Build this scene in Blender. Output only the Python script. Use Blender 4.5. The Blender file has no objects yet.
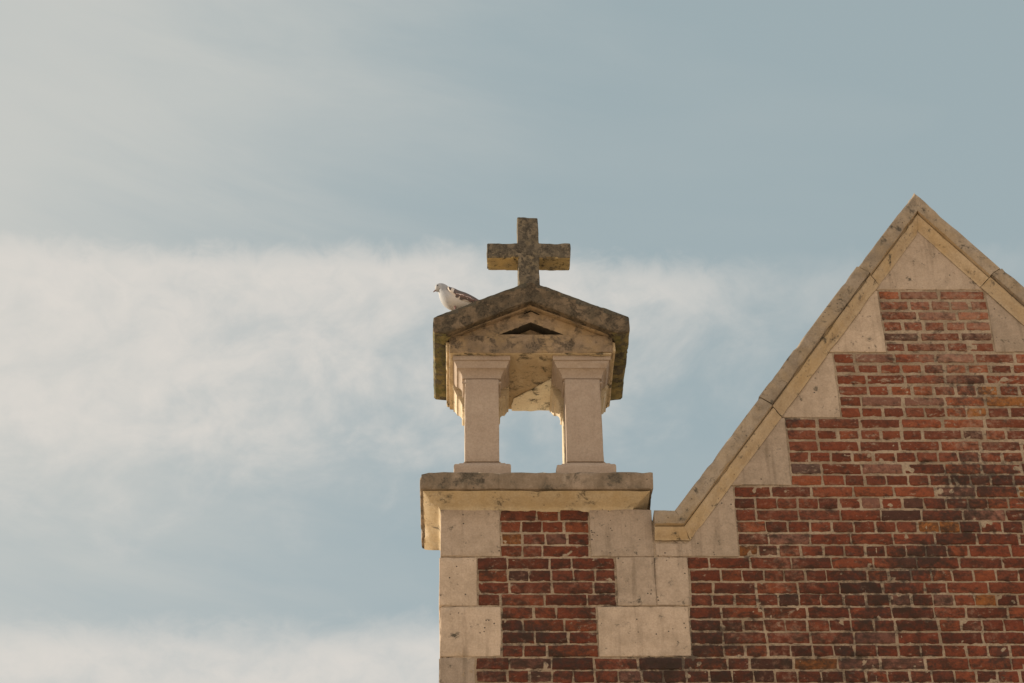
import bpy, bmesh, math, random
from mathutils import Vector, noise, geometry
R = math.radians
random.seed(7)
sc = bpy.context.scene
col = sc.collection

# ------------------------------------------------------------------ camera
cam_d = bpy.data.cameras.new("camera")
cam = bpy.data.objects.new("camera", cam_d); col.objects.link(cam)
cam.location = (0, -10.2, 1.7); cam.rotation_euler = (R(90 + 35), 0, 0)
cam_d.sensor_width = 36; cam_d.lens = 2100 / 1024 * 36; cam_d.shift_x = 52 / 1024
cam_d.clip_start = 0.1; cam_d.clip_end = 2000
sc.camera = cam

# ------------------------------------------------------------------ sun and sky
SUN_EL, SUN_AZ = 19.0, -66.0          # azimuth from +Y towards +X
sd = Vector((math.sin(R(SUN_AZ)) * math.cos(R(SUN_EL)), math.cos(R(SUN_AZ)) * math.cos(R(SUN_EL)), math.sin(R(SUN_EL))))
sl = bpy.data.lights.new("sun", "SUN"); sl.energy = 5.0; sl.angle = R(0.5); sl.color = (1.0, 0.88, 0.70)
so = bpy.data.objects.new("sun", sl); col.objects.link(so)
so.location = (-20, 10, 20); so.rotation_euler = sd.to_track_quat('Z', 'Y').to_euler()
sc.view_settings.view_transform = 'Standard'; sc.view_settings.look = 'None'
sc.view_settings.gamma = 1; sc.view_settings.exposure = 0.5

def _in(nt, sock, v):
    if v is None: return
    if hasattr(v, 'is_output') or isinstance(v, bpy.types.NodeSocket): nt.links.new(v, sock)
    else: sock.default_value = v
class NB:
    """small helper that strings shader nodes together"""
    def __init__(s, nt): s.nt = nt
    def n(s, t, **k):
        o = s.nt.nodes.new(t)
        for a, b in k.items(): setattr(o, a, b)
        return o
    def m(s, op, a, b=None, c=None, clamp=False):
        o = s.n('ShaderNodeMath', operation=op, use_clamp=clamp)
        _in(s.nt, o.inputs[0], a)
        if b is not None: _in(s.nt, o.inputs[1], b)
        if c is not None: _in(s.nt, o.inputs[2], c)
        return o.outputs[0]
    def mix(s, f, a, b, mode='MIX'):
        o = s.n('ShaderNodeMix', data_type='RGBA', blend_type=mode)
        _in(s.nt, o.inputs[0], f)
        for i, v in ((6, a), (7, b)):
            if isinstance(v, tuple) and len(v) == 3: v = (*v, 1)
            _in(s.nt, o.inputs[i], v)
        return o.outputs[2]
    def noise(s, vec, scale, detail=4, rough=.55, dist=0, lac=2.0):
        o = s.n('ShaderNodeTexNoise'); _in(s.nt, o.inputs['Vector'], vec)
        o.inputs['Scale'].default_value = scale; o.inputs['Detail'].default_value = detail
        o.inputs['Roughness'].default_value = rough; o.inputs['Distortion'].default_value = dist
        return o.outputs['Fac']
    def sm(s, x, lo, hi, a=0., b=1.):
        o = s.n('ShaderNodeMapRange', interpolation_type='SMOOTHSTEP')
        _in(s.nt, o.inputs['Value'], x)
        for k, v in (('From Min', lo), ('From Max', hi), ('To Min', a), ('To Max', b)): _in(s.nt, o.inputs[k], v)
        return o.outputs[0]
    def scl(s, vec, v, off=(0, 0, 0)):
        o = s.n('ShaderNodeMapping'); _in(s.nt, o.inputs['Vector'], vec)
        o.inputs['Scale'].default_value = v; o.inputs['Location'].default_value = off
        return o.outputs[0]
    def xyz(s, x, y, z):
        o = s.n('ShaderNodeCombineXYZ')
        for i, v in enumerate((x, y, z)): _in(s.nt, o.inputs[i], v)
        return o.outputs[0]

world = bpy.data.worlds.new("World"); sc.world = world; world.use_nodes = True
def build_sky():
    nt = world.node_tree; b = NB(nt); bg = nt.nodes['Background']
    sky = b.n('ShaderNodeTexSky', sky_type='NISHITA'); sky.sun_disc = False
    sky.sun_elevation = R(SUN_EL); sky.sun_rotation = R(SUN_AZ)
    sky.air_density = 1.0; sky.dust_density = 1.6; sky.ozone_density = 1.0
    tc = b.n('ShaderNodeTexCoord'); d = tc.outputs['Generated']
    sep = b.n('ShaderNodeSeparateXYZ'); nt.links.new(d, sep.inputs[0])
    az = b.m('MULTIPLY', b.m('ARCTAN2', sep.outputs[0], sep.outputs[1]), 57.2958)   # degrees, 0 = straight ahead
    el = b.m('MULTIPLY', b.m('ARCSINE', sep.outputs[2]), 57.2958)
    # thin high haze: greyer sky, more of it towards the sun
    tn = b.noise(b.xyz(b.m('MULTIPLY', az, .09), b.m('MULTIPLY', b.m('ADD', el, b.m('MULTIPLY', az, .16)), .42), 7.7), 1.0, 6, .6, .5)
    tow = b.sm(b.m('ADD', b.m('ADD', az, b.m('MULTIPLY', b.m('SUBTRACT', el, 38.), -.35)), b.m('MULTIPLY', b.m('SUBTRACT', tn, .5), 13.)), 5, -19, 0, 1)
    n_h = b.noise(b.xyz(b.m('MULTIPLY', az, .035), b.m('MULTIPLY', b.m('ADD', el, b.m('MULTIPLY', az, .10)), .16), 3.1), 1.0, 5, .5)
    # wispy sheet of cloud with a crisp upper edge
    warp = b.noise(b.xyz(b.m('MULTIPLY', az, .10), b.m('MULTIPLY', el, .16), 0.), 1.0, 3, .5)
    fine = b.noise(b.xyz(b.m('MULTIPLY', b.m('ADD', az, b.m('MULTIPLY', el, .55)), .75), b.m('MULTIPLY', b.m('SUBTRACT', el, b.m('MULTIPLY', az, .22)), 1.1), 5.), 1.0, 7, .62, .6)
    puff = b.noise(b.xyz(b.m('MULTIPLY', az, .33), b.m('MULTIPLY', b.m('ADD', el, b.m('MULTIPLY', az, -.12)), .52), 9.), 1.0, 6, .58, .3)
    e1 = b.m('ADD', el, b.m('ADD', b.m('MULTIPLY', b.m('SUBTRACT', warp, .5), .9), b.m('MULTIPLY', b.m('SUBTRACT', fine, .5), 1.3)))
    top = b.sm(b.m('ADD', e1, b.m('ADD', b.m('MULTIPLY', b.m('MINIMUM', az, 0.), -.045), b.m('MULTIPLY', b.m('MAXIMUM', az, 0.), .08))), 37.95, 37.0)
    low = b.sm(b.m('ADD', b.m('SUBTRACT', el, b.m('MULTIPLY', az, .17)), b.m('MULTIPLY', b.m('SUBTRACT', puff, .5), 7.)), 30.3, 35.6)
    dens = b.m('MULTIPLY', b.m('MULTIPLY', top, low), b.sm(puff, .2, .62, .45, 1.))
    dens = b.m('MULTIPLY', dens, b.sm(az, 15., 3.0, .25, 1.))
    # second sheet low on the left
    e2 = b.m('ADD', e1, b.m('MULTIPLY', az, -.06))
    dens2 = b.m('MULTIPLY', b.m('MULTIPLY', b.sm(e2, 27.9, 26.7), b.sm(puff, .2, .6, .4, 1.)), b.sm(el, 16, 24))
    tot = b.m('MAXIMUM', dens, dens2)
    tot = b.m('MULTIPLY', tot, b.sm(fine, .2, .75, .72, 1.0))
    hz = b.m('ADD', b.m('MULTIPLY', tow, .80), b.m('MULTIPLY', b.m('SUBTRACT', n_h, .5), .7), clamp=True)
    clear = b.mix(.80, sky.outputs[0], SKY_HAZE)
    c1 = b.mix(hz, clear, SKY_VEIL)
    c2 = b.mix(b.m('MULTIPLY', tot, .86), c1, SKY_CLOUD)
    # unseen bright sky added behind the camera to light the shaded front
    aa = b.m('ABSOLUTE', az)
    front_fill_n = b.noise(b.scl(d, (2.2, 2.2, 4.0)), 1.0, 6, .55, .4)
    front_fill = b.m('MULTIPLY', b.m('MULTIPLY', b.sm(aa, 62, 100), b.sm(front_fill_n, .32, .50)), b.sm(el, -2, 3))
    c3 = b.mix(front_fill, c2, SKY_FILL)
    nt.links.new(c3, bg.inputs['Color']); bg.inputs['Strength'].default_value = 0.071
SKY_HAZE = (3.95, 4.80, 4.93); SKY_VEIL = (6.2, 6.12, 5.7); SKY_CLOUD = (7.35, 6.9, 6.35); SKY_FILL = (11.2, 10.4, 9.7)
build_sky()

# ------------------------------------------------------------------ helpers
def tag(o, label=None, cat=None, group=None, kind=None):
    for k, v in (('label', label), ('category', cat), ('group', group), ('kind', kind)):
        if v: o[k] = v
    return o
def thing(name, loc, label, cat, group=None):
    o = bpy.data.objects.new(name, None); col.objects.link(o); o.location = loc
    o.empty_display_size = .2
    return tag(o, label, cat, group)
def obj(name, bm, mats, parent=None, smooth=38):
    """links the bmesh (world coordinates) as one mesh object"""
    bmesh.ops.recalc_face_normals(bm, faces=bm.faces)
    root = parent
    off = Vector((0, 0, 0))
    while root is not None:
        off += root.location; root = root.parent
    if off.length: bmesh.ops.translate(bm, verts=bm.verts, vec=-off)
    me = bpy.data.meshes.new(name); bm.to_mesh(me); bm.free()
    for m in (mats if isinstance(mats, (list, tuple)) else [mats]): me.materials.append(m)
    if smooth:
        me.polygons.foreach_set('use_smooth', [True] * len(me.polygons))
        me.set_sharp_from_angle(angle=R(smooth))
    o = bpy.data.objects.new(name, me); col.objects.link(o)
    if parent is not None: o.parent = parent
    return o
def refine(bm, L, it=5):
    for _ in range(it):
        es = [e for e in bm.edges if e.calc_length() > L]
        if not es: break
        bmesh.ops.subdivide_edges(bm, edges=es, cuts=1)
        bmesh.ops.triangulate(bm, faces=[f for f in bm.faces if len(f.verts) > 4])
def rough(bm, amp, freq, amp2=0, freq2=30, seed=0., chips=0.):
    bm.normal_update()
    s = Vector((seed * 3.1, seed * 1.7, seed * 2.3))
    mv = []
    for v in bm.verts:
        p = v.co * freq + s
        d = noise.noise(p) * amp
        if amp2: d += noise.noise(v.co * freq2 + s) * amp2
        if chips:      # worn spots on sharp edges
            ang = max([e.calc_face_angle(0) for e in v.link_edges] or [0])
            if ang > .35:
                c = noise.noise(v.co * 9 + s) + .5 * noise.noise(v.co * 30 + s)
                if c > .12: d -= chips * min(1, (c - .12) * 2.2)
        mv.append(v.normal * d)
    for v, d in zip(bm.verts, mv): v.co += d
def prism(poly, y0, y1, holes=(), bevel=.006, L=.05, hole_depth=None):
    """polygon in x,z pushed back from y0 to y1"""
    bm = bmesh.new()
    vs = [bm.verts.new((x, y0, z)) for x, z in poly]
    f = bm.faces.new(vs)
    r = bmesh.ops.extrude_face_region(bm, geom=[f])
    bmesh.ops.translate(bm, verts=[v for v in r['geom'] if isinstance(v, bmesh.types.BMVert)], vec=(0, y1 - y0, 0))
    bmesh.ops.recalc_face_normals(bm, faces=bm.faces)
    if bevel: bmesh.ops.bevel(bm, geom=list(bm.edges), offset=bevel, segments=2, profile=.6, affect='EDGES')
    bmesh.ops.triangulate(bm, faces=[f for f in bm.faces if len(f.verts) > 4])
    if L: refine(bm, L)
    return bm
def block(x0, x1, y0, y1, z0, z1, bevel=.006, L=.05, seed=0., amp=.0022, chips=.006):
    bm = prism([(x0, z0), (x1, z0), (x1, z1), (x0, z1)], y0, y1, bevel=bevel, L=L)
    rough(bm, amp, 6, amp * .45, 28, seed, chips)
    return bm
def rings(profile, x0, x1, y0, y1, cap_top=True, cap_bottom=True, L=.05, seed=0., amp=.0015, chips=.004, bevel=.0, front_only=False):
    """rectangular moulding: profile = [(outset, z), ...] bottom to top around the rectangle"""
    bm = bmesh.new(); loops = []
    for o, z in profile:
        loops.append([bm.verts.new(p) for p in ((x0 - o, y0 - o, z), (x1 + o, y0 - o, z), (x1 + o, y1 + o, z), (x0 - o, y1 + o, z))])
    for a, b in zip(loops, loops[1:]):
        for i in range(4): bm.faces.new((a[i], a[(i + 1) % 4], b[(i + 1) % 4], b[i]))
    if cap_bottom: bm.faces.new(loops[0][::-1])
    if cap_top: bm.faces.new(loops[-1])
    bmesh.ops.recalc_face_normals(bm, faces=bm.faces)
    if bevel:
        es = [e for e in bm.edges if e.calc_face_angle(0) > .8]
        bmesh.ops.bevel(bm, geom=es, offset=bevel, segments=2, profile=.6, affect='EDGES')
    refine(bm, L)
    rough(bm, amp, 7, amp * .5, 30, seed, chips)
    return bm
def cavetto(o0, z0, o1, z1, n=6, convex=False):
    """quarter curve from (o0,z0) up to (o1,z1)"""
    r = []
    for i in range(n + 1):
        t = i / n * math.pi / 2
        if convex: r.append((o0 + (o1 - o0) * math.sin(t), z0 + (z1 - z0) * (1 - math.cos(t))))
        else: r.append((o0 + (o1 - o0) * (1 - math.cos(t)), z0 + (z1 - z0) * math.sin(t)))
    return r

# ------------------------------------------------------------------ materials
def base_mat(name, rough_=.9):
    m = bpy.data.materials.new(name); m.use_nodes = True
    nt = m.node_tree; bs = nt.nodes['Principled BSDF']
    bs.inputs['Roughness'].default_value = rough_
    bs.inputs['Specular IOR Level'].default_value = .25
    return m, nt, NB(nt), bs
def bump(b, nt, bs, h, strength=.5, dist=.004):
    o = b.n('ShaderNodeBump'); o.inputs['Strength'].default_value = strength; o.inputs['Distance'].default_value = dist
    nt.links.new(h, o.inputs['Height']); nt.links.new(o.outputs[0], bs.inputs['Normal'])
def stone_mat(name, c1, c2, crust=(.05, .042, .03), crust_amt=.0, pits=.5, ochre=.0, moss=.0, vary=.12, streak=0., pale=.0, ochre_col=(.40, .26, .10), crust_scale=5.):
    m, nt, b, bs = base_mat(name)
    g = b.n('ShaderNodeNewGeometry'); P = g.outputs['Position']
    oi = b.n('ShaderNodeObjectInfo'); rnd = oi.outputs['Random']
    big = b.noise(P, 2.3, 5, .6); mid = b.noise(P, 13, 6, .65); fin = b.noise(P, 95, 3, .6)
    c = b.mix(b.sm(b.m('ADD', b.m('MULTIPLY', big, .5), b.m('MULTIPLY', mid, .5)), .40, .60), c1, c2)
    c = b.mix(1.0, c, b.mix(rnd, (1 - vary,) * 3, (1 + vary * .6, 1 + vary * .55, 1 + vary * .45)), 'MULTIPLY')
    c = b.mix(b.sm(fin, .3, .7, 0, .48), c, b.mix(1., c, (.68, .66, .62), 'MULTIPLY'))
    if pale:
        c = b.mix(b.m('MULTIPLY', b.sm(b.noise(P, 6.5, 6, .7, .4), .56, .72), pale), c, (.50, .43, .33))
    if ochre:
        c = b.mix(b.m('MULTIPLY', b.sm(b.noise(b.scl(P, (1, 1, 1), (7, 3, 1)), 5.5, 6, .65), .40, .66), ochre), c, ochre_col)
    if moss:
        c = b.mix(b.m('MULTIPLY', b.sm(b.noise(b.scl(P, (1, 1, 1), (2, 9, 4)), 7, 7, .7), .44, .60), moss), c, (.062, .062, .022))
    if streak:
        s = b.noise(b.scl(P, (17, 17, 1.3)), 1.0, 5, .6)
        c = b.mix(b.m('MULTIPLY', b.sm(s, .50, .72), streak), c, b.mix(1., c, (.42, .40, .36), 'MULTIPLY'))
    if crust_amt:
        k = b.noise(b.scl(P, (1, 1, 1), (11, 5, 2)), crust_scale, 8, .72, .3)
        crc = b.mix(b.sm(b.m('ADD', b.m('MULTIPLY', fin, .5), b.m('MULTIPLY', mid, .5)), .38, .62), tuple(v * .55 for v in crust), tuple(v * 1.9 for v in crust))
        c = b.mix(b.sm(k, .62 - .22 * crust_amt, .74 - .20 * crust_amt, 0, .93), c, crc)
    if pits:
        v = b.n('ShaderNodeTexVoronoi', feature='F1'); nt.links.new(P, v.inputs['Vector']); v.inputs['Scale'].default_value = 34
        ms = b.m('MULTIPLY', b.sm(v.outputs['Distance'], .20, .10), b.sm(b.noise(P, 9, 2, .5), .52, .60))
        c = b.mix(b.m('MULTIPLY', ms, pits), c, (.05, .04, .03))
    nt.links.new(c, bs.inputs['Base Color'])
    h = b.m('ADD', b.m('MULTIPLY', mid, .6), b.m('MULTIPLY', fin, .4))
    bump(b, nt, bs, h, .55, .006)
    return m
M = {}
M['ashlar'] = stone_mat('pale_limestone', (.41, .317, .238), (.325, .25, .184), pits=1.0, vary=.26, streak=.45, crust_amt=.24, crust_scale=15)
M['coping'] = stone_mat('weathered_coping_stone', (.325, .258, .19), (.225, .176, .126), pits=.8, vary=.14, streak=.3, ochre=.2, crust_amt=.40, crust_scale=15)
M['coping_mould'] = stone_mat('ochre_coping_stone', (.43, .325, .21), (.36, .262, .16), pits=.7, vary=.1, streak=.2, ochre=.3, crust_amt=.26, crust_scale=15)
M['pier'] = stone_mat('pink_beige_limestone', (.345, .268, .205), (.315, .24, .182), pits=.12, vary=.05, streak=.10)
M['bounce_pale'] = stone_mat('bounce_pale_limestone', (.54, .45, .325), (.49, .40, .28), pits=.3, vary=.05, streak=.15, crust_amt=.12, crust_scale=12)  # paler copy of the pier stone, bounced light painted into the rear piers
M['slab'] = stone_mat('grey_weathered_slab', (.31, .232, .165), (.20, .148, .10), crust=(.060, .048, .033), pits=.9, streak=.45, crust_amt=.60, pale=.25, crust_scale=6)
M['slab_mould'] = stone_mat('ochre_moulding_stone', (.46, .365, .24), (.40, .305, .185), pits=.6, ochre=.22, crust_amt=.36, crust_scale=7, pale=.5)
M['roof'] = stone_mat('lichen_blackened_stone', (.175, .125, .078), (.105, .076, .046), crust=(.042, .032, .020), pits=.3, streak=.5, crust_amt=.92, crust_scale=15)
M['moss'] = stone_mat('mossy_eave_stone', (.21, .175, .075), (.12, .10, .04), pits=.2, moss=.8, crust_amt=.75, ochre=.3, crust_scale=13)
M['roof_edge'] = stone_mat('blackened_roof_edge', (.085, .070, .048), (.052, .043, .028), pits=.2, moss=.35, crust_amt=.9, crust_scale=9)
M['hollow_shade'] = stone_mat('hollow_shade_stone', (.055, .043, .030), (.032, .026, .019), pits=.2, crust_amt=.3, crust_scale=12)  # near-black, shade painted into the pediment hollows
M['tymp'] = stone_mat('brown_pediment_stone', (.275, .195, .125), (.190, .134, .084), crust=(.075, .055, .036), pits=.5, streak=.35, crust_amt=.66, ochre=.3, crust_scale=11)
M['ceil'] = stone_mat('stained_ceiling_stone', (.53, .42, .275), (.43, .325, .20), pits=.6, crust_amt=.50, ochre=.25, crust_scale=10)
M['patch'] = stone_mat('sun_patch_cream', (.80, .72, .55), (.74, .64, .47), pits=.7, crust_amt=.42, crust_scale=14)  # sunlight on the ceiling, put into the colour
M['cross'] = stone_mat('dark_lichen_cross_stone', (.180, .143, .100), (.110, .088, .060), crust=(.050, .041, .029), pits=.3, streak=.6, crust_amt=.92, ochre=.25, crust_scale=24, ochre_col=(.26, .19, .08))
M['cross_under'] = stone_mat('golden_lichen_stone', (.44, .32, .14), (.31, .235, .12), pits=.3, ochre=.35, crust_amt=.52, crust_scale=22)

def brick_mat():
    m, nt, b, bs = base_mat('old_red_brick', .92)
    g = b.n('ShaderNodeNewGeometry'); P = g.outputs['Position']
    a = b.n('ShaderNodeAttribute', attribute_name='brick_tone'); c = a.outputs['Color']
    fin = b.noise(P, 75, 4, .65); mid = b.noise(P, 22, 5, .65)
    c = b.mix(b.sm(fin, .32, .70, 0, .55), c, b.mix(1., c, (.55, .52, .50), 'MULTIPLY'))
    c = b.mix(b.sm(mid, .50, .70, 0, .6), c, b.mix(1., c, (1.45, 1.6, 1.5), 'MULTIPLY'))
    # lime bloom rubbed over the faces, mostly beside the quoins
    bl = b.m('ADD', b.m('MULTIPLY', b.noise(P, 1.5, 3, .5), .62), b.m('MULTIPLY', b.noise(P, 30, 5, .7), .38))
    spz = b.n('ShaderNodeSeparateXYZ'); nt.links.new(P, spz.inputs[0])
    bl = b.m('ADD', bl, b.sm(spz.outputs[2], 7.8, 8.7, 0., .045))
    c = b.mix(b.sm(bl, .53, .66, 0, .60), c, (.285, .17, .115))
    smear = b.m('ADD', b.m('MULTIPLY', b.noise(b.scl(P, (.8, 1, 1.5)), 24, 6, .72, .5), .8), b.m('MULTIPLY', b.noise(P, 3.1, 2, .5), .2))
    smear = b.m('ADD', smear, b.sm(spz.outputs[2], 7.6, 8.6, 0., .035))
    c = b.mix(b.sm(smear, .575, .64, 0, .72), c, (.27, .198, .138))
    # soot
    so_ = b.m('ADD', b.m('MULTIPLY', b.noise(b.scl(P, (1, 1, 1), (3.3, 1, 8.2)), 1.9, 3, .55), .6), b.m('MULTIPLY', b.noise(P, 26, 5, .7), .4))
    c = b.mix(b.sm(so_, .49, .62, 0, .80), c, (.030, .020, .016))
    sp = b.n('ShaderNodeSeparateXYZ'); nt.links.new(P, sp.inputs[0])
    low = b.sm(sp.outputs[2], 8.5, 6.7, 0., .06)
    ed = b.m('ADD', b.m('ADD', b.m('MULTIPLY', b.noise(b.scl(P, (.8, 1, 1.3)), 14, 5, .72, .3), .75), b.m('MULTIPLY', b.noise(P, 2.6, 3, .5), .25)), low)
    c = b.mix(b.sm(ed, .48, .67, 0, .82), c, (.026, .016, .010))
    ed2 = b.noise(b.scl(P, (1, 1, 1), (4, 4, 9)), 30, 5, .75)
    c = b.mix(b.sm(ed2, .56, .66, 0, .60), c, (.035, .022, .015))
    nt.links.new(c, bs.inputs['Base Color'])
    bump(b, nt, bs, b.m('ADD', b.m('MULTIPLY', fin, .5), b.m('MULTIPLY', mid, .5)), .8, .008)
    return m
M['brick'] = brick_mat()
def mortar_mat():
    m, nt, b, bs = base_mat('lime_mortar', .95)
    g = b.n('ShaderNodeNewGeometry'); P = g.outputs['Position']
    c = b.mix(b.sm(b.noise(P, 5, 5, .6), .36, .64), (.345, .262, .18), (.235, .172, .112))
    c = b.mix(b.sm(b.noise(P, 70, 4, .7), .4, .7, 0, .5), c, (.13, .09, .065))
    so_ = b.m('ADD', b.m('MULTIPLY', b.noise(b.scl(P, (1, 1, 1), (3.3, 1, 8.2)), 1.9, 3, .55), .6), b.m('MULTIPLY', b.noise(P, 26, 5, .7), .4))
    c = b.mix(b.sm(so_, .53, .62, 0, .8), c, (.045, .034, .028))
    sp = b.n('ShaderNodeSeparateXYZ'); nt.links.new(P, sp.inputs[0])
    low = b.sm(sp.outputs[2], 8.5, 6.7, 0., .03)
    ed = b.m('ADD', b.m('ADD', b.m('MULTIPLY', b.noise(b.scl(P, (.8, 1, 1.3)), 14, 5, .72, .3), .75), b.m('MULTIPLY', b.noise(P, 2.6, 3, .5), .25)), low)
    c = b.mix(b.sm(ed, .53, .66, 0, .85), c, (.045, .031, .022))
    nt.links.new(c, bs.inputs['Base Color'])
    bump(b, nt, bs, b.noise(P, 110, 4, .7), .7, .006)
    return m
M['mortar'] = mortar_mat()
def slate_mat():
    m, nt, b, bs = base_mat('grey_slate', .7)
    g = b.n('ShaderNodeNewGeometry'); P = g.outputs['Position']
    w = b.n('ShaderNodeTexBrick'); nt.links.new(b.scl(P, (1, 1, 1)), w.inputs['Vector'])
    tcx = b.n('ShaderNodeSeparateXYZ'); nt.links.new(P, tcx.inputs[0])
    nt.links.new(b.xyz(tcx.outputs[1], tcx.outputs[2], 0.), w.inputs['Vector'])
    w.inputs['Color1'].default_value = (.075, .08, .09, 1); w.inputs['Color2'].default_value = (.11, .11, .12, 1)
    w.inputs['Mortar'].default_value = (.02, .02, .02, 1); w.inputs['Scale'].default_value = 1
    w.inputs['Brick Width'].default_value = .22; w.inputs['Row Height'].default_value = .12; w.inputs['Mortar Size'].default_value = .006
    c = b.mix(b.sm(b.noise(P, 8, 5), .4, .65, 0, .5), w.outputs['Color'], (.09, .08, .06))
    nt.links.new(c, bs.inputs['Base Color']); bump(b, nt, bs, w.outputs['Fac'], .5, -.01)
    return m
M['slate'] = slate_mat()
def ground_mat():
    m, nt, b, bs = base_mat('pale_gravel_paving', .95)
    g = b.n('ShaderNodeNewGeometry'); P = g.outputs['Position']
    c = b.mix(b.sm(b.noise(P, .5, 6, .6), .35, .65), (.70, .59, .45), (.62, .51, .38))
    c = b.mix(b.sm(b.noise(P, 60, 3, .7), .35, .7, 0, .4), c, (.48, .39, .29))
    nt.links.new(c, bs.inputs['Base Color']); bump(b, nt, bs, b.noise(P, 80, 3), .5, .01)
    return m
M['ground'] = ground_mat()
def plain(name, c, r=.8, var=.3, scale=60):
    m, nt, b, bs = base_mat(name, r)
    g = b.n('ShaderNodeNewGeometry')
    nt.links.new(b.mix(b.sm(b.noise(g.outputs['Position'], scale, 4), .3, .7, 0, var), (*c, 1), (c[0] * .6, c[1] * .6, c[2] * .6, 1)), bs.inputs['Base Color'])
    return m
def plumage():
    m, nt, b, bs = base_mat('pigeon_plumage', .75)
    a = b.n('ShaderNodeAttribute', attribute_name='plumage')
    g = b.n('ShaderNodeNewGeometry')
    n_ = b.noise(b.scl(g.outputs['Position'], (80, 80, 200)), 1, 3, .6)
    nt.links.new(b.mix(b.sm(n_, .35, .7, 0, .25), a.outputs['Color'], b.mix(1., a.outputs['Color'], (.7, .68, .68), 'MULTIPLY')), bs.inputs['Base Color'])
    return m
M['plumage'] = plumage()

# ------------------------------------------------------------------ ground
bm = bmesh.new(); bmesh.ops.create_grid(bm, x_segments=8, y_segments=8, size=600)
g_ = obj('ground', bm, M['ground'], None, 0); tag(g_, 'pale trodden gravel ground in front of the church', 'ground', kind='structure')

# ------------------------------------------------------------------ church
H = .0764; Z0 = 7.387                       # brick course and the quoin datum
LV = [Z0 + 6 * H * k for k in range(5)]
AX, AZ = 2.816, 9.926                       # tip of the gable
SL, SR = 1.41, 1.318                        # rake slopes, left and right
KZ = 7.646                                  # top of the kneeler
KXL, KXR = 1.211, AX + (AZ - KZ) / SR
EL, ER = 1.082, KXR + .13                   # ends of the kneelers
church = thing('church', (2.3, 2.0, 0), 'red brick church gable with stepped pale limestone quoins and stone coping beside the bell cote', 'church')

def rake_l(z, off): return AX - (AZ - z) / SL + off * math.sqrt(1 + SL * SL) / SL
def rake_r(z, off): return AX + (AZ - z) / SR - off * math.sqrt(1 + SR * SR) / SR

# wall core, its face is the mortar bed
def wall_core():
    bm = bmesh.new()
    fy = .0065
    out = [(-.10, 0), (ER - .01, 0), (ER - .01, KZ - .10), (rake_r(KZ - .1, .08), KZ - .10), (AX, AZ - .17),
           (rake_l(KZ - .1, .08), KZ - .10), (1.10, KZ - .10), (1.06, 7.675), (-.10, 7.675)]
    vs = [bm.verts.new((x, fy, z)) for x, z in out]; f = bm.faces.new(vs)
    r = bmesh.ops.extrude_face_region(bm, geom=[f])
    bmesh.ops.translate(bm, verts=[v for v in r['geom'] if isinstance(v, bmesh.types.BMVert)], vec=(0, .33, 0))
    bmesh.ops.triangulate(bm, faces=[f for f in bm.faces if len(f.verts) > 4])
    return bm
obj('wall', wall_core(), M['mortar'], church, 0)
# mortar skin with an uneven, smeared surface over the part with detail
def mortar_skin():
    bm = bmesh.new(); st = .011; zb = 6.2
    nx, nz = int((ER + .08) / st), int((9.25 - zb) / st)
    V = {}
    def inside(x, z):
        if x > ER - .02: return False
        if z > KZ - .06 and (x < rake_l(z, .12) or x > rake_r(z, .12)): return x < 1.05 and z < 7.68
        return True
    for i in range(nx + 1):
        for k in range(nz + 1):
            x, z = -.09 + i * st, zb + k * st
            if not inside(x, z): continue
            p = Vector((x, 0, z))
            y = .0031 - .0024 * noise.noise(p * 9) - .0036 * noise.noise(p * 34 + Vector((4, 0, 0)))
            V[i, k] = bm.verts.new((x, min(y, .0062), z))
    for i in range(nx):
        for k in range(nz):
            q = [V.get(t) for t in ((i, k), (i + 1, k), (i + 1, k + 1), (i, k + 1))]
            if all(q): bm.faces.new(q)
    return bm
obj('mortar', mortar_skin(), M['mortar'], church, 80)

# quoins: (polygon, ) outlines on the facade
G = .0028
QL = [(1.543, LV[0]), (1.876, LV[1]), (2.201, LV[2]), (2.517, LV[3])]
quoins = []
zk = KZ - .175
OFF = .15
# left side of the gable
quoins.append([(1.082 + G, Z0 + G), (1.543, Z0 + G), (1.543, LV[1] - G), (rake_l(LV[1] - G, OFF), LV[1] - G), (rake_l(zk, OFF), zk), (1.082 + G, zk)])
for x, z in QL[1:]:
    z1 = z + 6 * H
    quoins.append([(rake_l(z + G, OFF), z + G), (x, z + G), (x, z1 - G), (rake_l(z1 - G, OFF), z1 - G)])
zt = LV[4]
quoins.append([(rake_l(zt + G, OFF), zt + G), (rake_r(zt + G, OFF), zt + G), (AX, AZ - OFF * math.sqrt(1 + 1.36 ** 2))])
# right side
QR = [(4.139, LV[0]), (3.806, LV[1]), (3.481, LV[2]), (3.165, LV[3])]
quoins.append([(4.139, Z0 + G), (ER - G, Z0 + G), (ER - G, zk), (rake_r(zk, OFF), zk), (rake_r(LV[1] - G, OFF), LV[1] - G), (4.139, LV[1] - G)])
for x, z in QR[1:]:
    z1 = z + 6 * H
    quoins.append([(x, z + G), (rake_r(z + G, OFF), z + G), (rake_r(z1 - G, OFF), z1 - G), (x, z1 - G)])
B4 = 4 * H
def rect(x0, x1, z0, z1): return [(x0, z0 + G), (x1, z0 + G), (x1, z1 - G), (x0, z1 - G)]
quoins.append(rect(.725, 1.075, Z0, Z0 + B4))
quoins.append(rect(.862, 1.072, Z0 - B4, Z0)); quoins.append(rect(1.0745, 1.256, Z0 - B4, Z0))
quoins.append(rect(.748, 1.244, Z0 - 2 * B4, Z0 - B4))
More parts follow.
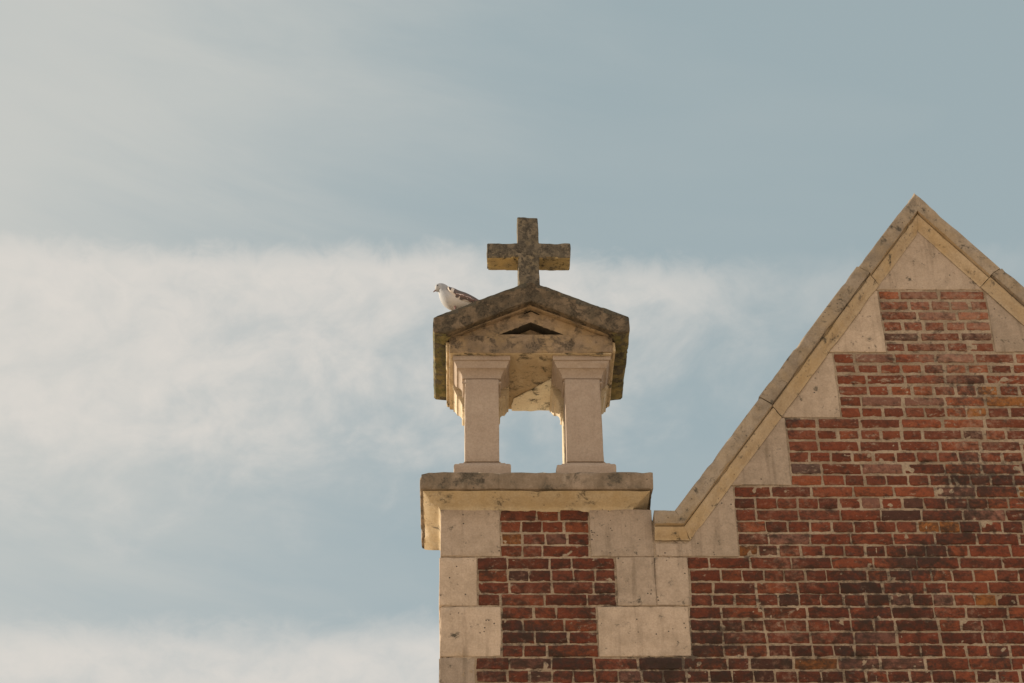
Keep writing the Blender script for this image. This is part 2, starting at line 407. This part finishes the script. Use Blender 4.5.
# turret corner, full depth so that its side is stone as well
corner = [(.223, Z0), (.093, Z0 - B4), (.222, Z0 - 2 * B4), (.082, Z0 - 3 * B4)]
k = 4
while Z0 - k * B4 > .1:
    corner.append((.222 if k % 2 == 0 else .085, Z0 - k * B4)); k += 1
sd_ = 0
for i, q in enumerate(quoins):
    bm = prism(q, -.0015 + random.uniform(-.002, .002), .06, bevel=.004, L=.03)
    rough(bm, .0024, 5, .0016, 26, i * 1.3, .011)
    obj('quoin', bm, M['ashlar'], church)
for i, (x, z) in enumerate(corner):
    near = z > 5.5
    dx = random.uniform(-.004, .004)
    obj('quoin', block(-.112 + dx, x, -.0015 + random.uniform(-.002, .002), .49, max(z, 0) + G, z + B4 - G, seed=30 + i, L=.045 if near else .2), M['ashlar'], church)
k = 1
while Z0 - k * B4 > .05:
    z = Z0 - k * B4
    obj('quoin', block(4.43 if k % 2 else 4.30, ER, -.006, .06, z + G, z + B4 - G, seed=80 + k, L=.2), M['ashlar'], church); k += 1
# turret rear and flank fill behind the facade
obj('turret_core', block(-.098, 1.062, .338, .485, 0, 7.672, L=.4, amp=0, chips=0), M['mortar'], church)

def spans(z):
    if z > LV[4]: return []
    if z > LV[3]: return [(2.517, 3.165)]
    if z > LV[2]: return [(2.201, 3.481)]
    if z > LV[1]: return [(1.876, 3.806)]
    if z > Z0:
        s = [(1.543, 4.139)]
        if z < Z0 + B4: s.insert(0, (.223, .725))
        elif z < 7.70: s.insert(0, (.0, .96))
        return s
    if z > Z0 - B4: return [(.093, .862), (1.256, 4.43)]
    if z > Z0 - 2 * B4: return [(.222, .748), (1.244, 4.30)]
    i = int((Z0 - z) / B4) + 1
    return [(corner[i][0] if i < len(corner) else .085, 4.43 if i % 2 else 4.30)]
PAL = [(.190, .046, .021), (.172, .042, .020), (.205, .053, .024), (.150, .038, .018), (.235, .062, .026), (.125, .034, .018), (.180, .050, .026)]
def tone(x, z):
    c = Vector(random.choice(PAL))
    r = random.random()
    if r < .014: c = Vector((.27, .095, .026))
    elif r < .035: c = Vector((.080, .032, .021))
    elif r < .08: c = Vector((.20, .085, .058))
    elif r < .09: c = Vector((.12, .062, .048))
    # tone shifts across the wall: paler towards the gable tip, deeper red-brown low down
    t = max(0., min(1., (z - 6.9) / 1.9))
    n_ = noise.noise(Vector((x * .9, 0, z * .9)))
    k = .70 + .36 * t + .22 * n_ + random.uniform(-.16, .16)
    c = c * k
    return (c[0], c[1] * (1 + .12 * t), c[2] * (1 + .10 * t), 1)
def eu(i, n, e): return 0. if i == 0 else 1. if i == n else e + (1 - 2 * e) * (i - 1) / (n - 2)
def brick(bm, lay, x0, x1, z0, z1, fine):
    w, h = x1 - x0, z1 - z0
    nx = max(6, int(w / .014) + 2) if fine else 2
    nz = 5 if fine else 2
    sd = Vector((random.uniform(0, 90), random.uniform(0, 90), random.uniform(0, 90)))
    yo = random.uniform(-.0030, .0015); tx = random.uniform(-.008, .008); tz = random.uniform(-.02, .02)
    sk = random.uniform(-.05, .05)
    rot = random.uniform(-.006, .006)
    rc = random.uniform(.001, .009)      # worn corner
    grid = {}
    cx, cz = (x0 + x1) / 2, (z0 + z1) / 2
    for i in range(nx + 1):
        for k in range(nz + 1):
            u, v = (eu(i, nx, .0035 / w), eu(k, nz, .0035 / h)) if fine else (i / nx, k / nz)
            x, z = x0 + u * w, z0 + v * h
            e = (i in (0, nx)) or (k in (0, nz))
            if e and fine:
                cor = (i in (0, nx)) and (k in (0, nz))
                p = Vector((x * 18, 0, z * 18)) + sd
                ox, oz = noise.noise(p) * .0050 + noise.noise(p * 3.3) * .0034, noise.noise(p + Vector((50, 0, 0))) * .0046 + noise.noise(p * 3.3 + Vector((9, 0, 0))) * .0034
                if cor:
                    ox += rc * .35 * (1 if i == 0 else -1); oz += rc * .35 * (1 if k == 0 else -1)
                x += ox; z += oz
            z += (x - cx) * rot; x += (z - cz) * sk
            y = yo + (x - cx) * tx + (z - cz) * tz + (noise.noise(Vector((x * 25, 3, z * 25)) + sd) * .0018 if fine else 0)
            if e: y += .0038
            grid[i, k] = bm.verts.new((x, y, z))
    c = tone(cx, cz)
    fs = []
    for i in range(nx):
        for k in range(nz):
            fs.append(bm.faces.new((grid[i, k], grid[i + 1, k], grid[i + 1, k + 1], grid[i, k + 1])))
    ring = [grid[i, 0] for i in range(nx + 1)] + [grid[nx, k] for k in range(1, nz + 1)] + [grid[i, nz] for i in range(nx - 1, -1, -1)] + [grid[0, k] for k in range(nz - 1, 0, -1)]
    back = [bm.verts.new((v.co.x, .012, v.co.z)) for v in ring]
    n = len(ring)
    for j in range(n): fs.append(bm.faces.new((ring[(j + 1) % n], ring[j], back[j], back[(j + 1) % n])))
    for f in fs:
        for l in f.loops: l[lay] = c
def brickwork():
    bm = bmesh.new(); lay = bm.loops.layers.float_color.new('brick_tone')
    r0 = -int(Z0 / H); r1 = 24
    for r in range(r0, r1 + 1):
        zb = Z0 + r * H
        for (xa, xb) in spans(zb + H / 2):
            if zb + H > 7.70 and xb < 1.0: continue
            fine = zb > 5.9
            wav = random.uniform(-.0015, .0015)
            turret = xb < 1.0
            up_ = max(0., min(1., (zb - 7.7) / .7)); J = .0105 + .0085 * up_ * (.6 + .8 * random.random())
            head = (r % 2 == 0)
            x = xa + (random.uniform(.004, .012) if fine else .008)
            end = xb - random.uniform(.004, .012)
            first = True
            while x < end - .03:
                if turret: L = random.choice([.108, .108, .112, .22, .225, .165])
                elif head: L = .108 if random.random() < .965 else .215
                else: L = .222 if random.random() < .95 else random.choice([.11, .165, .2])
                if first and not head: L = random.choice([.165, .11, .165, .2])
                elif first: L = random.choice([.108, .108, .16])
                first = False
                L += random.uniform(-.007, .007)
                x1 = x + L
                if end - x1 < .07: x1 = end
                j = J + random.uniform(-.004, .004)
                zj = random.uniform(-.0018, .0018)
                dz = .0015 * noise.noise(Vector((x * 2, 0, r)))
                brick(bm, lay, x, min(x1, end), zb + J * .5 + wav + zj + dz, zb + H - J * .5 + wav - zj * .5 + dz + random.uniform(-.002, .001), fine)
                x = x1 + j
    return bm
obj('brickwork', brickwork(), M['brick'], church, 50)

# coping: a fascia band over a hollow moulding, cut into stones and mitred
CP = [(-.0, .33), (.0, -.066), (.012, -.074), (.078, -.074), (.086, -.070), (.087, -.038), (.092, -.036), (.094, -.050), (.099, -.050), (.112, -.043), (.128, -.030), (.142, -.016), (.150, -.0095), (.158, -.0075), (.158, .33)]
def line_pt(side, off, s):
    """point on the rake at fraction s (0 = kneeler mitre, 1 = tip) for an inward offset"""
    S = SL if side < 0 else SR
    z_k = KZ - off; ang = math.sqrt(1 + S * S)
    # horizontal kneeler line z = KZ - off meets the offset rake; the tip is on x = AX
    if side < 0: xk = rake_l(z_k, off)
    else: xk = rake_r(z_k, off)
    zt_ = AZ - off * ang
    return xk + (AX - xk) * s, z_k + (zt_ - z_k) * s
def cut_pt(side, off, s):
    """square cut at fraction s of the top edge"""
    S = SL if side < 0 else SR
    x, z = line_pt(side, 0, s); n_ = math.sqrt(1 + S * S)
    return x + off * S / n_ * (1 if side < 0 else -1), z - off / n_
def coping_stone(side, s0, s1, seed, lift=0.):
    bm = bmesh.new(); a, b_ = [], []
    for off, y in CP:
        o2 = off - lift if off < .15 else off
        yy = y - lift * .6 if y < .2 else y
        for s, L_, sign in ((s0, a, 1), (s1, b_, -1)):
            if s in (0, 1): x, z = line_pt(side, o2, s)
            else:
                x, z = cut_pt(side, o2, s)
                dx, dz = (1 if side < 0 else -1) / math.hypot(1, SL), SL / math.hypot(1, SL)
                x += sign * dx * .0022; z += sign * dz * .0022
            L_.append(bm.verts.new((x, yy, z)))
    n = len(a)
    for i in range(n): bm.faces.new((a[i], a[(i + 1) % n], b_[(i + 1) % n], b_[i]))
    bm.faces.new(a); bm.faces.new(b_[::-1])
    return finish_coping(bm, seed)
def kneeler(side, seed):
    bm = bmesh.new(); a, b_ = [], []
    for off, y in CP:
        x0 = EL if side < 0 else ER
        x1, z1 = line_pt(side, off, 0)
        a.append(bm.verts.new((x0, y, KZ - off))); b_.append(bm.verts.new((x1, y, z1)))
    n = len(a)
    for i in range(n): bm.faces.new((a[i], a[(i + 1) % n], b_[(i + 1) % n], b_[i]))
    bm.faces.new(a); bm.faces.new(b_[::-1])
    return finish_coping(bm, seed)
def finish_coping(bm, seed):
    bmesh.ops.recalc_face_normals(bm, faces=bm.faces)
    bm.faces.index_update()
    for f in bm.faces:
        f.material_index = 1 if (f.calc_center_median().y < .1 and min(v.co.y for v in f.verts) > -.0705) else 0
    bmesh.ops.triangulate(bm, faces=[f for f in bm.faces if len(f.verts) > 4])
    refine(bm, .05, 7)
    rough(bm, .0014, 4, .0010, 24, seed, .007)
    return bm
def frac(side, x): 
    xk = KXL if side < 0 else KXR
    return (x - xk) / (AX - xk)
joints_l = [0, frac(-1, 1.74), frac(-1, 2.406), 1]
joints_r = [0, .28, frac(1, 3.90), frac(1, 3.266), 1]
for side, js, lf in ((-1, joints_l, [.0, .007, -.002]), (1, joints_r, [.0, .004, .007, -.002])):
    obj('kneeler_stone', kneeler(side, side * 3.3), [M['coping'], M['coping_mould']], church)
    for i in range(len(js) - 1):
        obj('coping_stone', coping_stone(side, js[i], js[i + 1], 10 + i + side * 4, lf[i]), [M['coping'], M['coping_mould']], church)

# nave behind the gable: side walls and slate roof
def nave():
    bm = bmesh.new()
    def bx(x0, x1, y0, y1, z0, z1):
        v = [bm.verts.new((x, y, z)) for x in (x0, x1) for y in (y0, y1) for z in (z0, z1)]
        for q in ((0, 1, 3, 2), (4, 6, 7, 5), (0, 4, 5, 1), (2, 3, 7, 6), (0, 2, 6, 4), (1, 5, 7, 3)): bm.faces.new([v[i] for i in q])
    bx(1.30, 1.55, .34, 9, 0, 7.30); bx(4.15, 4.40, .34, 9, 0, 7.30)
    return bm
obj('side_wall', nave(), M['mortar'], church, 0)
def nave_roof():
    d = .17
    pl = [(rake_l(7.35, d), 7.35), (AX, AZ - d * 1.72), (rake_r(7.35, d), 7.35), (rake_r(7.35, d) - .10, 7.35), (AX, AZ - d * 1.72 - .13), (rake_l(7.35, d) + .10, 7.35)]
    bm = bmesh.new(); A = [bm.verts.new((x, .335, z)) for x, z in pl]; B = [bm.verts.new((x, 9.1, z)) for x, z in pl]
    n = len(pl)
    for i in range(n): bm.faces.new((A[i], A[(i + 1) % n], B[(i + 1) % n], B[i]))
    for L_ in (A, B):
        bm.faces.new((L_[0], L_[1], L_[4], L_[5])); bm.faces.new((L_[1], L_[2], L_[3], L_[4]))
    return bm
obj('slate_roof', nave_roof(), M['slate'], church, 0)

# ------------------------------------------------------------------ bell cote
cote = thing('bell_cote', (.4275, .24, 7.672), 'open stone bell cote with square piers and a blackened pediment roof, below the cross', 'bell cote')
# cornice: slab over a hollow moulding
SZ0, SZ1 = 7.758, 7.872
wx0, wx1, wy0, wy1 = -.1105, .966, .0, .47
prof = [(.0, 7.676), (.004, 7.692), (.010, 7.700)] + [(.016, 7.704), (.040, 7.716), (.066, 7.731), (.088, 7.747), (.098, 7.7545)]
obj('cornice_moulding', rings(prof, wx0, wx1, wy0, wy1, L=.035, seed=3, amp=.002, chips=.008), M['slab_mould'], cote)
prof = [(.112, SZ0), (.114, SZ0 + .004), (.115, SZ1 - .012), (.104, SZ1)]
bm = rings(prof, wx0, wx1, wy0, wy1, L=.035, seed=5, amp=.0035, chips=.013)
bm.normal_update()
for f in bm.faces: f.material_index = 1 if f.normal.z > .8 else 0      # hidden top made pale to bounce sunlight up to the ceiling
obj('cornice_slab', bm, [M['slab'], M['bounce_pale']], cote)

def pier(cx, cy, w0, w1, seed, front):
    hd = .085
    SB, ST = SZ1 - .006, 8.735
    # shaft tapers very slightly
    bm = bmesh.new(); L0 = []
    zs = (8.03, 8.60)
    for z, w in zip(zs, (w0, w1)):
        L0.append([bm.verts.new(p) for p in ((cx - w / 2, cy - hd, z), (cx + w / 2, cy - hd, z), (cx + w / 2, cy + hd, z), (cx - w / 2, cy + hd, z))])
    for i in range(4): bm.faces.new((L0[0][i], L0[0][(i + 1) % 4], L0[1][(i + 1) % 4], L0[1][i]))
    bm.faces.new(L0[0][::-1]); bm.faces.new(L0[1])
    bmesh.ops.recalc_face_normals(bm, faces=bm.faces)
    bmesh.ops.bevel(bm, geom=[e for e in bm.edges], offset=.006, segments=2, profile=.6, affect='EDGES')
    refine(bm, .05); rough(bm, .0015, 5, .0008, 25, seed, .005)
    p = thing_part('pier', (cx, cy, SB), cote)
    ms = M['pier'] if front else M['bounce_pale']
    obj('shaft', bm, ms, p)
    h0 = w0 / 2
    base = [(.060, SB), (.063, SB + .06), (.064, 7.966), (.062, 7.980), (.055, 7.990), (.045, 7.994), (.034, 7.995), (.035, 8.002), (.031, 8.010), (.018, 8.014), (.011, 8.022), (.004, 8.036), (-.01, 8.044)]
    obj('base', rings(base, cx - h0, cx + h0, cy - hd + .016, cy + hd - .016, L=.04, seed=seed + 1, amp=.0014, chips=.006), ms, p)
    h1 = w1 / 2
    cap = [(-.01, 8.566), (.008, 8.568), (.015, 8.576), (.015, 8.582), (.008, 8.590), (.004, 8.594), (.005, 8.606), (.014, 8.608), (.014, 8.618), (.019, 8.632), (.028, 8.648), (.038, 8.660), (.046, 8.662), (.046, 8.668), (.055, 8.684), (.060, 8.698), (.061, 8.703), (.069, 8.704), (.069, ST - .001)]
    obj('capital', rings(cap, cx - h1, cx + h1, cy - hd + .022, cy + hd - .022, L=.035, seed=seed + 2, amp=.0014, chips=.006), ms, p)
def thing_part(name, loc, parent):
    o = bpy.data.objects.new(name, None); col.objects.link(o); o.parent = parent
    o.location = Vector(loc) - parent.location; o.empty_display_size = .1
    return o
for cy, s_ in ((.122, 0), (.425, 20)):
    pier(.127, cy, .198, .200, 40 + s_, s_ == 0)
    pier(.718, cy, .214, .204, 50 + s_, s_ == 0)

# architrave and tympanum: a solid block with the ceiling as its underside
def pediment_block():
    bm = bmesh.new()
    yF, yB = -.020, .575
    outer = [(-.062, 8.862), (.898, 8.862), (.905, 8.875), (.42, 9.095), (-.068, 8.875)]
    hole = [(.232, 8.878), (.616, 8.878), (.421, 8.968)]
    notch = [(.385, 9.026), (.425, 9.046), (.468, 9.020), (.478, 9.024), (.426, 9.060), (.378, 9.032)]
    loops = [[Vector((x, z, 0)) for x, z in L_] for L_ in (outer, hole, notch)]
    tri = geometry.tessellate_polygon(loops)
    flat = [p for L_ in loops for p in L_]
    vs = [bm.verts.new((p.x, yF, p.y)) for p in flat]
    for t in tri: bm.faces.new([vs[i] for i in t])
    bk = [bm.verts.new((x, yB, z)) for x, z in outer]; n = len(outer)
    for i in range(n): bm.faces.new((vs[i], vs[(i + 1) % n], bk[(i + 1) % n], bk[i]))
    bm.faces.new(bk)
    def pocket(i0, cnt, depth, sh):
        cxp = sum(flat[i0 + j].x for j in range(cnt)) / cnt
        b2 = [bm.verts.new((vs[i0 + j].co.x, yF + depth, vs[i0 + j].co.z)) for j in range(cnt)]
        for j in range(cnt): bm.faces.new((vs[i0 + j], vs[i0 + (j + 1) % cnt], b2[(j + 1) % cnt], b2[j]))
        bm.faces.new(b2)
    pocket(5, 3, .078, 0); pocket(8, 6, .045, 0)
    bmesh.ops.triangulate(bm, faces=[f for f in bm.faces if len(f.verts) > 4])
    refine(bm, .045); rough(bm, .0022, 7, .0012, 30, 8., .004)
    bmesh.ops.recalc_face_normals(bm, faces=bm.faces); bm.normal_update()
    for f in bm.faces:      # shade painted on the inner faces of the hollows
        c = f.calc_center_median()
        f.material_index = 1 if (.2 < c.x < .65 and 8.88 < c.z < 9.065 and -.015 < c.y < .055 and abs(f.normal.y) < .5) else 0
    return bm
obj('tympanum', pediment_block(), [M['tymp'], M['hollow_shade']], cote)
def raking_mould():
    pl = [(-.082, 8.850), (-.040, 8.850), (.42, 9.056), (.880, 8.850), (.922, 8.850), (.42, 9.082)]
    bm = prism(pl, -.056, -.015, bevel=.005, L=.04); rough(bm, .0016, 7, .001, 30, 9., .005); return bm
obj('raking_moulding', raking_mould(), M['tymp'], cote)
bm = block(-.064, .900, -.034, .578, 8.735, 8.864, bevel=.008, L=.04, seed=11, amp=.003, chips=.010)
for f in bm.faces: f.material_index = 1 if f.normal.z < -.7 else 0
obj('architrave', bm, [M['tymp'], M['ceil']], cote)
# pale raised sheet painting a patch of sun on the ceiling between the piers
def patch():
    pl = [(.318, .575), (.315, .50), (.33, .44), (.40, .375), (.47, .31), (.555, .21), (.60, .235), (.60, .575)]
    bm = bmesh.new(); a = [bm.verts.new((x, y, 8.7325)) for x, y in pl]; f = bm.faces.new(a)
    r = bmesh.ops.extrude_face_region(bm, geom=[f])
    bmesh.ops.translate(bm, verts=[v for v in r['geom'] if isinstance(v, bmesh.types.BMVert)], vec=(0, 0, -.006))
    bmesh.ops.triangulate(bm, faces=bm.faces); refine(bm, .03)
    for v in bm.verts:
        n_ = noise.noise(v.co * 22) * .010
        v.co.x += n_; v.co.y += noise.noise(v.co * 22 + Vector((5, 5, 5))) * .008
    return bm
obj('sun_patch', patch(), M['patch'], cote)
# chevron roof stone
def roof_stone():
    pl = [(-.150, 8.838), (-.082, 8.832), (.42, 9.066), (.922, 8.832), (.990, 8.838), (1.002, 8.850), (1.002, 8.952), (.424, 9.212), (.412, 9.212), (-.160, 8.950), (-.160, 8.850)]
    bm = bmesh.new(); vs = [bm.verts.new((x, -.100, z)) for x, z in pl]; f = bm.faces.new(vs)
    r = bmesh.ops.extrude_face_region(bm, geom=[f])
    bmesh.ops.translate(bm, verts=[v for v in r['geom'] if isinstance(v, bmesh.types.BMVert)], vec=(0, .722, 0))
    bmesh.ops.recalc_face_normals(bm, faces=bm.faces)
    es = [e for e in bm.edges if e.calc_face_angle(0) > .8]
    bmesh.ops.bevel(bm, geom=es, offset=.008, segments=2, profile=.6, affect='EDGES')
    bmesh.ops.triangulate(bm, faces=[f for f in bm.faces if len(f.verts) > 4])
    refine(bm, .035, 7)
    rough(bm, .0045, 6, .0025, 26, 14., .010)
    bm.normal_update()
    for f in bm.faces:
        c = f.calc_center_median()
        m_ = 0
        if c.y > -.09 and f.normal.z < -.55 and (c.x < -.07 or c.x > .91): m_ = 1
        top = 9.212 - .4497 * abs(c.x - .418)
        if top - c.z < .022 + .012 * noise.noise(c * 14): m_ = 2
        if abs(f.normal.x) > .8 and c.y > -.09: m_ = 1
        f.material_index = m_
    return bm
obj('pediment_roof', roof_stone(), [M['roof'], M['moss'], M['roof_edge']], cote)
# eave bed moulding on both sides
for x, s_ in ((-.070, 1), (.906, 2)):
    obj('bed_moulding', block(x - .012, x + .012, -.01, .60, 8.765, 8.834, bevel=.006, L=.04, seed=60 + s_), M['ceil'], cote)

# ------------------------------------------------------------------ cross
cross = thing('stone_cross', (.426, .267, 9.20), 'weathered dark stone cross with golden lichen standing on the ridge of the bell cote', 'cross')
def cross_mesh():
    a = .066; cx = .4265
    pl = [(cx - a + .002, 9.17), (cx + a, 9.17), (cx + a - .001, 9.618), (.688, 9.616), (.690, 9.734), (cx + a, 9.736), (cx + a - .002, 9.940), (cx - a, 9.941), (cx - a, 9.735), (.167, 9.734), (.168, 9.616), (cx - a + .001, 9.617)]
    bm = prism(pl, .2, .334, bevel=.009, L=.028)
    rough(bm, .004, 8, .0025, 32, 21., .012)
    bm.normal_update()
    for f in bm.faces: f.material_index = 1 if (f.normal.z < -.6 and f.calc_center_median().z > 9.5) else 0
    return bm
obj('cross_body', cross_mesh(), [M['cross'], M['cross_under']], cross)

# ------------------------------------------------------------------ pigeon
pig = thing('pigeon', (-.05, .0, 9.0), 'pale pigeon with brown wings perched on the left slope of the pediment roof', 'pigeon')
def lerp(a, b, t): return a + (b - a) * t
SP = [  # x, z, half height, half width
    (-.150, 9.228, .004, .004), (-.146, 9.231, .013, .012), (-.137, 9.238, .0240, .021), (-.124, 9.244, .0305, .026), (-.108, 9.240, .0325, .028), (-.098, 9.228, .0360, .031),
    (-.090, 9.207, .040, .035), (-.078, 9.184, .050, .044), (-.056, 9.160, .060, .053), (-.026, 9.141, .062, .055), (.010, 9.130, .056, .052),
    (.045, 9.120, .046, .045), (.078, 9.108, .032, .036), (.105, 9.096, .020, .030), (.14, 9.080, .010, .028), (.19, 9.058, .007, .032), (.225, 9.043, .005, .034), (.232, 9.040, .002, .030)]
def catmull(pts, n):
    out = []
    for i in range(len(pts) - 1):
        p0, p1, p2, p3 = pts[max(i - 1, 0)], pts[i], pts[i + 1], pts[min(i + 2, len(pts) - 1)]
        for j in range(n):
            t = j / n
            out.append(tuple(.5 * (2 * b + (c - a) * t + (2 * a - 5 * b + 4 * c - d) * t * t + (3 * b - a - 3 * c + d) * t ** 3) for a, b, c, d in zip(p0, p1, p2, p3)))
    out.append(pts[-1]); return out
def pigeon_body():
    bm = bmesh.new(); lay = bm.loops.layers.float_color.new('plumage')
    pts = catmull(SP, 3); N = 20; L_ = []
    PY = .01
    for i, (x, z, h, w) in enumerate(pts):
        a, b_ = pts[max(i - 1, 0)], pts[min(i + 1, len(pts) - 1)]
        d = Vector((b_[0] - a[0], 0, b_[1] - a[1])).normalized(); up = Vector((-d.z, 0, d.x)) * -1
        if up.z < 0: up = -up
        if i < 6: up = Vector((0, 0, 1)).lerp(up, i / 6).normalized()
        L_.append([bm.verts.new(Vector((x, PY, z)) + up * math.sin(t) * max(h, .001) + Vector((0, 1, 0)) * math.cos(t) * max(w, .001)) for t in [k * 2 * math.pi / N for k in range(N)]])
    for a, b_ in zip(L_, L_[1:]):
        for k in range(N): bm.faces.new((a[k], a[(k + 1) % N], b_[(k + 1) % N], b_[k]))
    bm.faces.new(L_[0]); bm.faces.new(L_[-1][::-1])
    for f in bm.faces:
        for l in f.loops:
            p = l.vert.co
            t = max(0, min(1, (p.x + .10) / .06))
            n_ = noise.noise(p * 40)
            head = Vector((.31, .31, .315)); body = Vector((.45, .405, .36))
            c = head.lerp(body, max(0, min(1, t + n_ * .3)))
            if p.x > .09: c = Vector((.50, .44, .41))
            if p.z > 9.205 and p.x > -.11 and p.x < -.07: c = c * .8
            l[lay] = (*c, 1)
    return bm
body = obj('body', pigeon_body(), M['plumage'], pig, 180)
def wing(side):
    bm = bmesh.new(); lay = bm.loops.layers.float_color.new('plumage')
    nu, nv = 64, 30
    top = catmull([(-.072, 9.232), (-.045, 9.226), (-.005, 9.203), (.045, 9.181), (.095, 9.152), (.150, 9.112), (.185, 9.086)], 6)
    bot = catmull([(-.074, 9.205), (-.055, 9.165), (-.020, 9.128), (.03, 9.112), (.080, 9.104), (.135, 9.090), (.185, 9.078)], 6)
    def at(L_, u):
        f = u * (len(L_) - 1); i = min(int(f), len(L_) - 2); return [lerp(a, b_, f - i) for a, b_ in zip(L_[i], L_[i + 1])]
    V = []
    for layer in (0, 1):
        g = []
        for i in range(nu + 1):
            u = i / nu; tx, tz = at(top, u); bx_, bz = at(bot, u)
            row = []
            for k in range(nv + 1):
                v = k / nv; x, z = lerp(tx, bx_, v), lerp(tz, bz, v)
                wmax = .056 * (1 - .62 * max(0, u - .45) / .55) 
                yb = wmax * (.35 + .68 * math.sin(min(1, v * 1.25 + .10) * math.pi / 2) - .18 * max(0, v - .75) / .25 * 1.0) + .006 * math.sin(math.pi * u)
                y = .01 + side * (yb - layer * .007)
                row.append(bm.verts.new((x, y, z)))
            g.append(row)
        V.append(g)
    for layer, g in enumerate(V):
        for i in range(nu):
            for k in range(nv): bm.faces.new((g[i][k], g[i + 1][k], g[i + 1][k + 1], g[i][k + 1]))
    def seam(p, q): 
        for j in range(len(p) - 1): bm.faces.new((p[j], p[j + 1], q[j + 1], q[j]))
    seam(V[0][0], V[1][0]); seam(V[0][nu], V[1][nu])
    seam([r[0] for r in V[0]], [r[0] for r in V[1]]); seam([r[nv] for r in V[0]], [r[nv] for r in V[1]])
    idx = {}
    for g in V:
        for i in range(nu + 1):
            for k in range(nv + 1): idx[g[i][k]] = (i / nu, k / nv)
    pale = Vector((.50, .44, .385)); dark = Vector((.085, .066, .058)); red = Vector((.135, .078, .062)); pink = Vector((.56, .45, .40))
    for f in bm.faces:
        u = sum(idx[v][0] for v in f.verts) / len(f.verts); v = sum(idx[w][1] for w in f.verts) / len(f.verts)
        x, z = f.calc_center_median().x, f.calc_center_median().z
        n_ = noise.noise(Vector((x * 45, 0, z * 70)))
        c = pale
        s = v + n_ * .22
        if u > .06 and s < .80 and u < .90: c = dark
        if u > .26 and .40 < s < .92 and u < .84: c = dark if n_ < .10 else red
        if .30 < u < .66 and .60 < s < .66: c = pink
        if .16 < u < .24 and s > .16: c = pale
        if .45 < u < .75 and .80 < s < .88: c = red
        if u > .80: c = pink if v > .5 else dark
        for l in f.loops: l[lay] = (*c, 1)
    return bm
for s_ in (-1, 1): obj('wing', wing(s_), M['plumage'], pig, 180)
m_beak = plain('dark_pink_beak', (.20, .12, .11)); m_eye = plain('dark_eye', (.012, .01, .01), .3); m_leg = plain('dull_pink_leg', (.22, .13, .11))
def beak():
    bm = bmesh.new(); bmesh.ops.create_cone(bm, cap_ends=True, segments=12, radius1=.0085, radius2=.0018, depth=.024)
    for v in bm.verts:
        x = -(v.co.z) ; z = v.co.y
        v.co = Vector((-.153 + x * .8, .01 + v.co.x, 9.222 + z + x * .75))
    return bm
obj('beak', beak(), m_beak, pig)
for s_ in (-1, 1):
    bm = bmesh.new(); bmesh.ops.create_uvsphere(bm, u_segments=12, v_segments=8, radius=.0062)
    bmesh.ops.translate(bm, verts=bm.verts, vec=(-.1345, .01 + s_ * .0195, 9.2470)); obj('eye', bm, m_eye, pig, 180)
def tube(bm, pts, rads, n=8):
    L_ = []
    for i, (p, r) in enumerate(zip(pts, rads)):
        d = (Vector(pts[min(i + 1, len(pts) - 1)]) - Vector(pts[max(i - 1, 0)])).normalized()
        a = d.orthogonal().normalized(); b_ = d.cross(a)
        L_.append([bm.verts.new(Vector(p) + a * math.cos(t) * r + b_ * math.sin(t) * r) for t in [k * 2 * math.pi / n for k in range(n)]])
    for a, b_ in zip(L_, L_[1:]):
        for k in range(n): bm.faces.new((a[k], a[(k + 1) % n], b_[(k + 1) % n], b_[k]))
    bm.faces.new(L_[0][::-1]); bm.faces.new(L_[-1])
def roof_z(x): return 8.950 + (x + .160) * .4576
for s_, xl in ((-1, -.040), (1, -.020)):
    bm = bmesh.new(); y = .01 + s_ * .024; zf = roof_z(xl) + .006
    tube(bm, [(xl + .012, y, 9.11), (xl + .010, y, 9.06), (xl, y, zf)], (.010, .0055, .0045))
    for dx, dy in ((-.032, -.014), (-.036, .0), (-.030, .014), (.016, 0)):
        tube(bm, [(xl, y, zf), (xl + dx * .6, y + dy * .6, roof_z(xl + dx * .6) + .007), (xl + dx, y + dy, roof_z(xl + dx) + .003)], (.0042, .0038, .0018), 6)
    obj('leg', bm, m_leg, pig)
